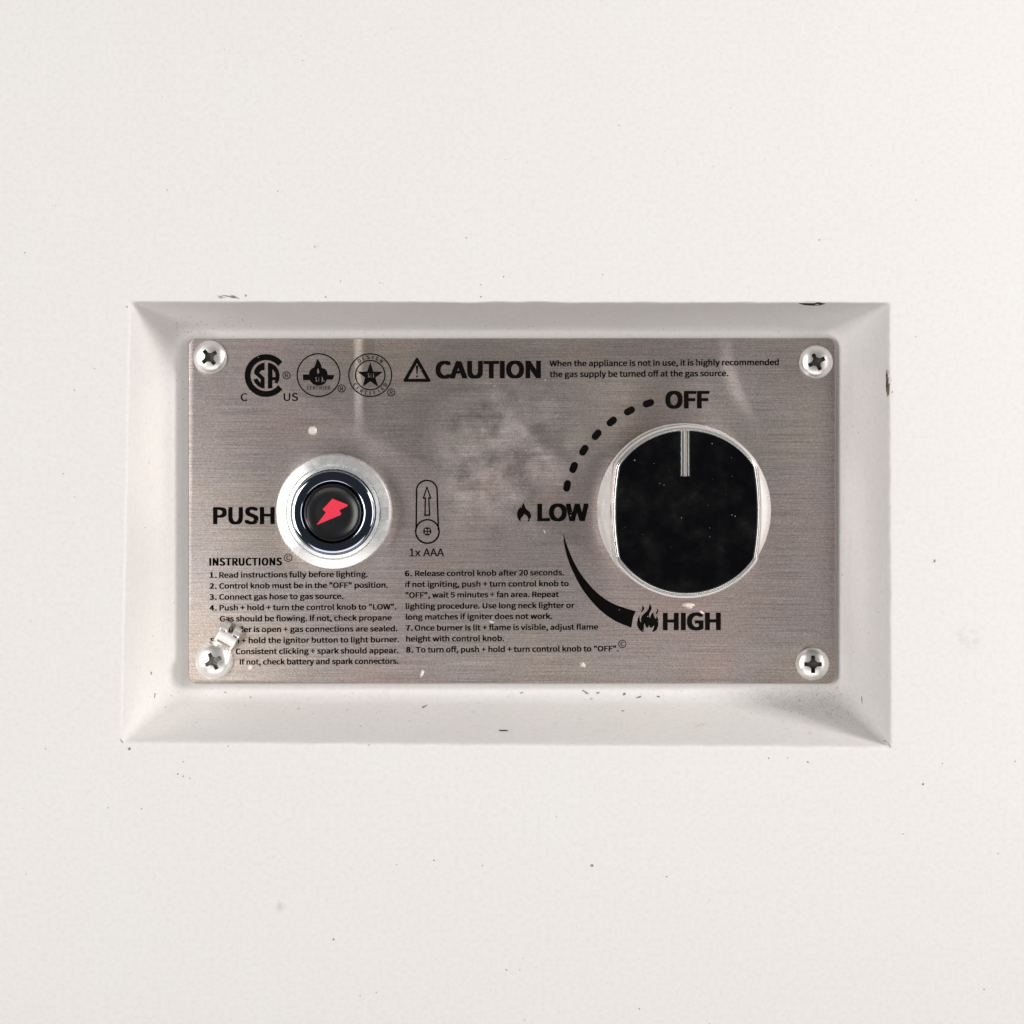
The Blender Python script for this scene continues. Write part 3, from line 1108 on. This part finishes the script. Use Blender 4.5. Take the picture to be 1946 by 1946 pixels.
tag(decal("scuff_mark", scuffs, M_TAN, WALL, kind="stuff"), "brown scuff strokes on the recess's upper edge")

dots = [(467, 562, 2.0), (619, 564, 1.7), (647, 534, 1.5), (722, 538, 1.0), (728, 538, 0.9), (886, 452, 1.6), (957, 526, 1.6), (914, 541, 1.3), (914, 564, 1.5), (598, 469, 1.7),
        (1145, 522, 1.2), (1557, 456, 1.4), (1741, 380, 1.3), (318, 361, 1.3), (528, 363, 1.2), (47, 480, 1.5), (241, 583, 1.6), (246, 1423, 2.6), (634, 1785, 2.0), (269, 1537, 1.3),
        (348, 1448, 1.3), (338, 1471, 1.5), (348, 1475, 1.3), (361, 1479, 1.3), (434, 1418, 1.2), (701, 1416, 1.5), (825, 1635, 1.6), (754, 1643, 1.2), (917, 1645, 1.3), (1125, 1645, 2.6),
        (1267, 1666, 1.5), (1461, 1441, 1.8), (1535, 1448, 1.8), (1497, 1440, 1.1), (1776, 1066, 2.6), (1754, 1490, 2.2), (1929, 1447, 1.4), (1791, 1451, 1.4), (1716, 1585, 1.5), (1897, 1622, 1.4),
        (1215, 1917, 1.4), (1348, 1946, 1.3), (684, 1892, 1.1), (715, 1886, 1.2), (962, 1843, 1.6), (399, 1849, 1.0), (87, 1423, 1.3), (1322, 1075, 0), (206, 1535, 1.1), (1870, 1880, 1.3), (1176, 238, 1.2), (575, 115, 1.2),
        (988, 1843, 1.0), (1696, 745, 1.4), (1740, 640, 1.1), (120, 900, 1.1), (60, 1180, 1.0), (180, 700, 1.0)]
sp = [blob(x, y, r, r * random.uniform(0.7, 1.0), random.uniform(0, 180), 8) for x, y, r in dots if r > 0]
for _ in range(70):
    sp.append(blob(random.uniform(5, 1940), random.choice([random.uniform(5, 560), random.uniform(1430, 1940)]), random.uniform(0.45, 0.9), random.uniform(0.4, 0.8), random.uniform(0, 180), 6))
# grit lodged in the recess corners and along the plate's edge
for _ in range(46):
    t = random.random()
    sp.append(blob(lerp(335, 480, t ** 2), random.uniform(600, 640), random.uniform(0.5, 1.1), random.uniform(0.4, 0.9), random.uniform(0, 180), 6))
for _ in range(40):
    sp.append(blob(random.uniform(380, 1580), random.uniform(608, 640), random.uniform(0.5, 1.0), random.uniform(0.4, 0.8), random.uniform(0, 180), 6))
for _ in range(60):
    sp.append(blob(random.uniform(300, 1600), random.triangular(1304, 1400, 1312), random.uniform(0.4, 0.9), random.uniform(0.4, 0.8), random.uniform(0, 180), 6))
for _ in range(36):
    sp.append(blob(random.choice([random.uniform(255, 350), random.uniform(1595, 1680)]), random.uniform(660, 1380), random.uniform(0.5, 1.0), random.uniform(0.4, 1.2), random.uniform(0, 180), 6))
for (x, y, rx, ry, rot) in ((992, 1316.5, 3.2, 1.4, 20), (1113, 1316, 7.5, 1.6, -35), (1136, 1317, 4.2, 2.0, 15), (1186, 1319.5, 3.4, 2.4, 40), (806, 1343, 6.5, 1.6, 25), (1184, 1351, 3.0, 1.0, 15), (287, 1280, 1.2, 3.0, 0), (294, 1322, 1.1, 5.0, -8), (428, 1316, 2.2, 1.4, 0), (1214, 1325, 4.0, 1.6, 15), (1251, 1324, 3.0, 1.6, -10), (1638, 1330, 0.9, 7, 4), (231, 1408, 1.2, 4.5, 40), (1690, 1416, 0.8, 5.0, 28), (1683, 1409, 0.7, 5.0, 58)):
    sp.append(blob(x, y, rx, ry, rot, 10, 0.45))
gr = []
for _ in range(420):
    x = random.triangular(1380, 1640, 1590)
    gr.append(blob(x, random.uniform(1304, lerp(1325, 1388, (x - 1390) / 250)), random.uniform(0.4, 1.0), random.uniform(0.35, 0.8), random.uniform(0, 180), 6))
tag(decal("corner_grit", gr, M_GRIT, WALL, kind="stuff"), "grey brown grit gathered in the shaded lower corner")
tag(decal("dark_specks", sp, M_SPECK, WALL, kind="stuff"), "scattered fine dark specks and pores")
pg = []
for _ in range(130):
    x = random.triangular(1400, 1640, 1590)
    pg.append(blob(x, random.uniform(1305, lerp(1325, 1385, (x - 1400) / 240)), random.uniform(0.5, 1.1), random.uniform(0.4, 0.9), random.uniform(0, 180), 6))
for _ in range(90):
    x = random.uniform(1330, 1680)
    pg.append(blob(x, lerp(1340, 1405, (x - 1330) / 350) + random.gauss(0, 16), random.uniform(0.5, 1.4), random.uniform(0.4, 1.0), random.uniform(0, 180), 6))
for (x, y, rx, ry) in ((1333, 1378, 9, 3.0), (1324, 1381, 5, 2.0), (1574, 1357, 4.5, 4.0), (1540, 1394, 6, 2.0), (1508, 1346, 2.5, 2), (1487, 1371, 2.2, 1.8), (1560, 1331, 2.4, 2.0), (1240, 1357, 2.2, 1.6), (1487, 1400, 2, 1.5)):
    pg.append(blob(x, min(y, 1412), rx, ry, 10, 12, 0.5))
tag(decal("pale_flecks", pg, M_PALE, WALL, 0.00009, kind="stuff"), "pale paint flecks on the recess's lower slope")


# ------------------------------------------------------------------ loose bits lying on things
def bead(name, px, py, rx, ry, h, mat, label, cat, rot=0, group=None, base_h=0.0, wobble=0.16):
    V, F = [], []
    n, L = 20, 6
    c = pt(px, py, base_h)
    ca, sa = math.cos(math.radians(rot)), math.sin(math.radians(rot))
    ph = random.uniform(0, 9)
    for k in range(L):
        t = k / (L - 1) * 0.97
        rr = math.cos(t * math.pi / 2)
        for i in range(n):
            a = 2 * math.pi * i / n
            w = 1 + wobble * noise.noise(Vector((math.cos(a) * 1.4 + ph, math.sin(a) * 1.4, t)))
            x, y = rx * rr * w * math.cos(a), ry * rr * w * math.sin(a)
            V.append(Vector((c.x + (x * ca - y * sa) * S, YP - base_h - h * math.sin(t * math.pi / 2), c.z + (x * sa + y * ca) * S)))
    for k in range(L - 1):
        for i in range(n):
            j = (i + 1) % n
            F.append((k * n + i, k * n + j, (k + 1) * n + j, (k + 1) * n + i))
    F.append(tuple(range((L - 1) * n, L * n)))
    o = mesh_obj(name, V, F, mat, smooth=True)
    tag(o, label, cat, group)
    return o


bead("dried_droplet", 594, 818.5, 9.0, 8.6, 0.0006, M_DROP, "round dried droplet on the steel plate above the igniter button", "droplet")
bead("dried_droplet", 1308.5, 1150.5, 10.6, 7.0, 0.0010, M_DROP, "lumpy beige dried droplet on the steel plate below the knob", "droplet", -12, wobble=0.5)
bead("dried_droplet", 1107.5, 1263.5, 6.2, 4.6, 0.0005, M_DROP, "small dried droplet under the last instruction lines", "droplet", -30, wobble=0.6)
bead("paint_crumb", 802, 1279.5, 3.2, 6.6, 0.0004, M_PALE, "pale oblong paint crumb near the plate's lower edge between the text columns", "crumb", -18, wobble=0.5)
bead("paint_crumb", 475, 1268.5, 4.0, 5.2, 0.0004, M_PALE, "pale paint crumb under the text line about battery connectors", "crumb", 10, wobble=0.7)
bead("paint_crumb", 933.5, 1181.5, 4.6, 2.4, 0.0004, M_PALE, "pale paint crumb above the word flame in instruction seven", "crumb", -25, wobble=0.7)
bead("paint_crumb", 1333.5, 1163.5, 4.8, 2.2, 0.0004, M_PALE, "pale paint crumb touching the word HIGH", "crumb", -40, wobble=0.6)
bead("paint_crumb", 1035, 1010, 1.6, 4.0, 0.0003, M_PALE, "tiny pale sliver under the word LOW", "crumb", 20, wobble=0.6)

# dust over the plate and the knob face, too fine to count
def dust(name, places, hfun, label, mat):
    V, F = [], []
    for (x, y, r) in places:
        h = hfun(x, y)
        o = len(V)
        c = pt(x, y, h)
        n = 5
        for i in range(n):
            a = 2 * math.pi * i / n + random.random()
            V.append(c + Vector((r * S * math.cos(a) * random.uniform(.6, 1.2), 0, r * S * math.sin(a) * random.uniform(.6, 1.2))))
        V.append(c + Vector((0, -r * S * 0.8, 0)))
        for i in range(n):
            F.append((o + i, o + (i + 1) % n, o + n))
    ob = mesh_obj(name, V, F, mat)
    tag(ob, label, "dust", kind="stuff")


pl = []
while len(pl) < 330:
    x, y = random.uniform(365, 1580), random.uniform(650, 1292)
    if math.hypot(x - 1303, y - 972) < 170 or math.hypot(x - 634, y - 970) < 116:
        continue
    if math.hypot(x - 405, y - 1256) < 40 or (400 < x < 480 and 1170 < y < 1240): continue
    if min(math.hypot(x - 398, y - 679), math.hypot(x - 1552, y - 688), math.hypot(x - 1545, y - 1262)) < 36: continue
    pl.append((x, y, random.choice([0.5, 0.6, 0.7, 0.8, 1.1])))
for _ in range(120):
    x, y = random.gauss(985, 55), random.gauss(900, 60)
    if math.hypot(x - 1303, y - 972) > 172:
        pl.append((x, y, random.uniform(0.4, 0.9)))
dust("plate_dust", pl, lambda x, y: 0.00004, "fine pale dust specks scattered over the steel plate", M_PALE)
kd = [(a, b, c * 0.62) for a, b, c in [(1353.5, 843, 2.0), (1206, 874.5, 2.2), (1243, 881, 1.4), (1262, 922, 1.4), (1254, 919, 1.6), (1295, 984, 1.5), (1348.5, 1003, 1.4), (1349, 1020, 1.3), (1391.5, 905, 1.1), (1354, 911, 0.9), (1391, 979, 2.2), (1397, 981, 1.6), (1272, 893, 0.9), (1222, 1015, 0.9), (1188, 1002, 0.9), (1390, 870, 0.9), (1345, 960, 0.7), (1275, 1040, 0.7), (1380, 940, 0.7)]]
dust("knob_dust", kd, lambda x, y: KT - 0.00012, "pale dust specks on the black knob face", M_DUST)

# black fibre lying on the lower slope
fv, ff = [], []
pth = [(948, 1388.2), (952, 1389.2), (957, 1389.4), (961, 1389.2), (965.5, 1389.4)]
for i, (x, y) in enumerate(pth):
    p, nrm = on_wall(x, y, 0.00015)
    rad = S * 1.25 * (0.5 if i in (0, len(pth) - 1) else 1.0)
    side = Vector((0, 0, 1)).cross(Vector((1, 0, 0))).normalized()
    for j in range(6):
        a = 2 * math.pi * j / 6
        fv.append(p + nrm * rad * math.cos(a) + nrm.cross(Vector((1, 0, 0))).normalized() * rad * math.sin(a))
for i in range(len(pth) - 1):
    for j in range(6):
        k = (j + 1) % 6
        ff.append((i * 6 + j, i * 6 + k, (i + 1) * 6 + k, (i + 1) * 6 + j))
tag(mesh_obj("black_fibre", fv, ff, M_FIBRE, smooth=True), "short black fibre lying on the recess's lower slope", "fibre")
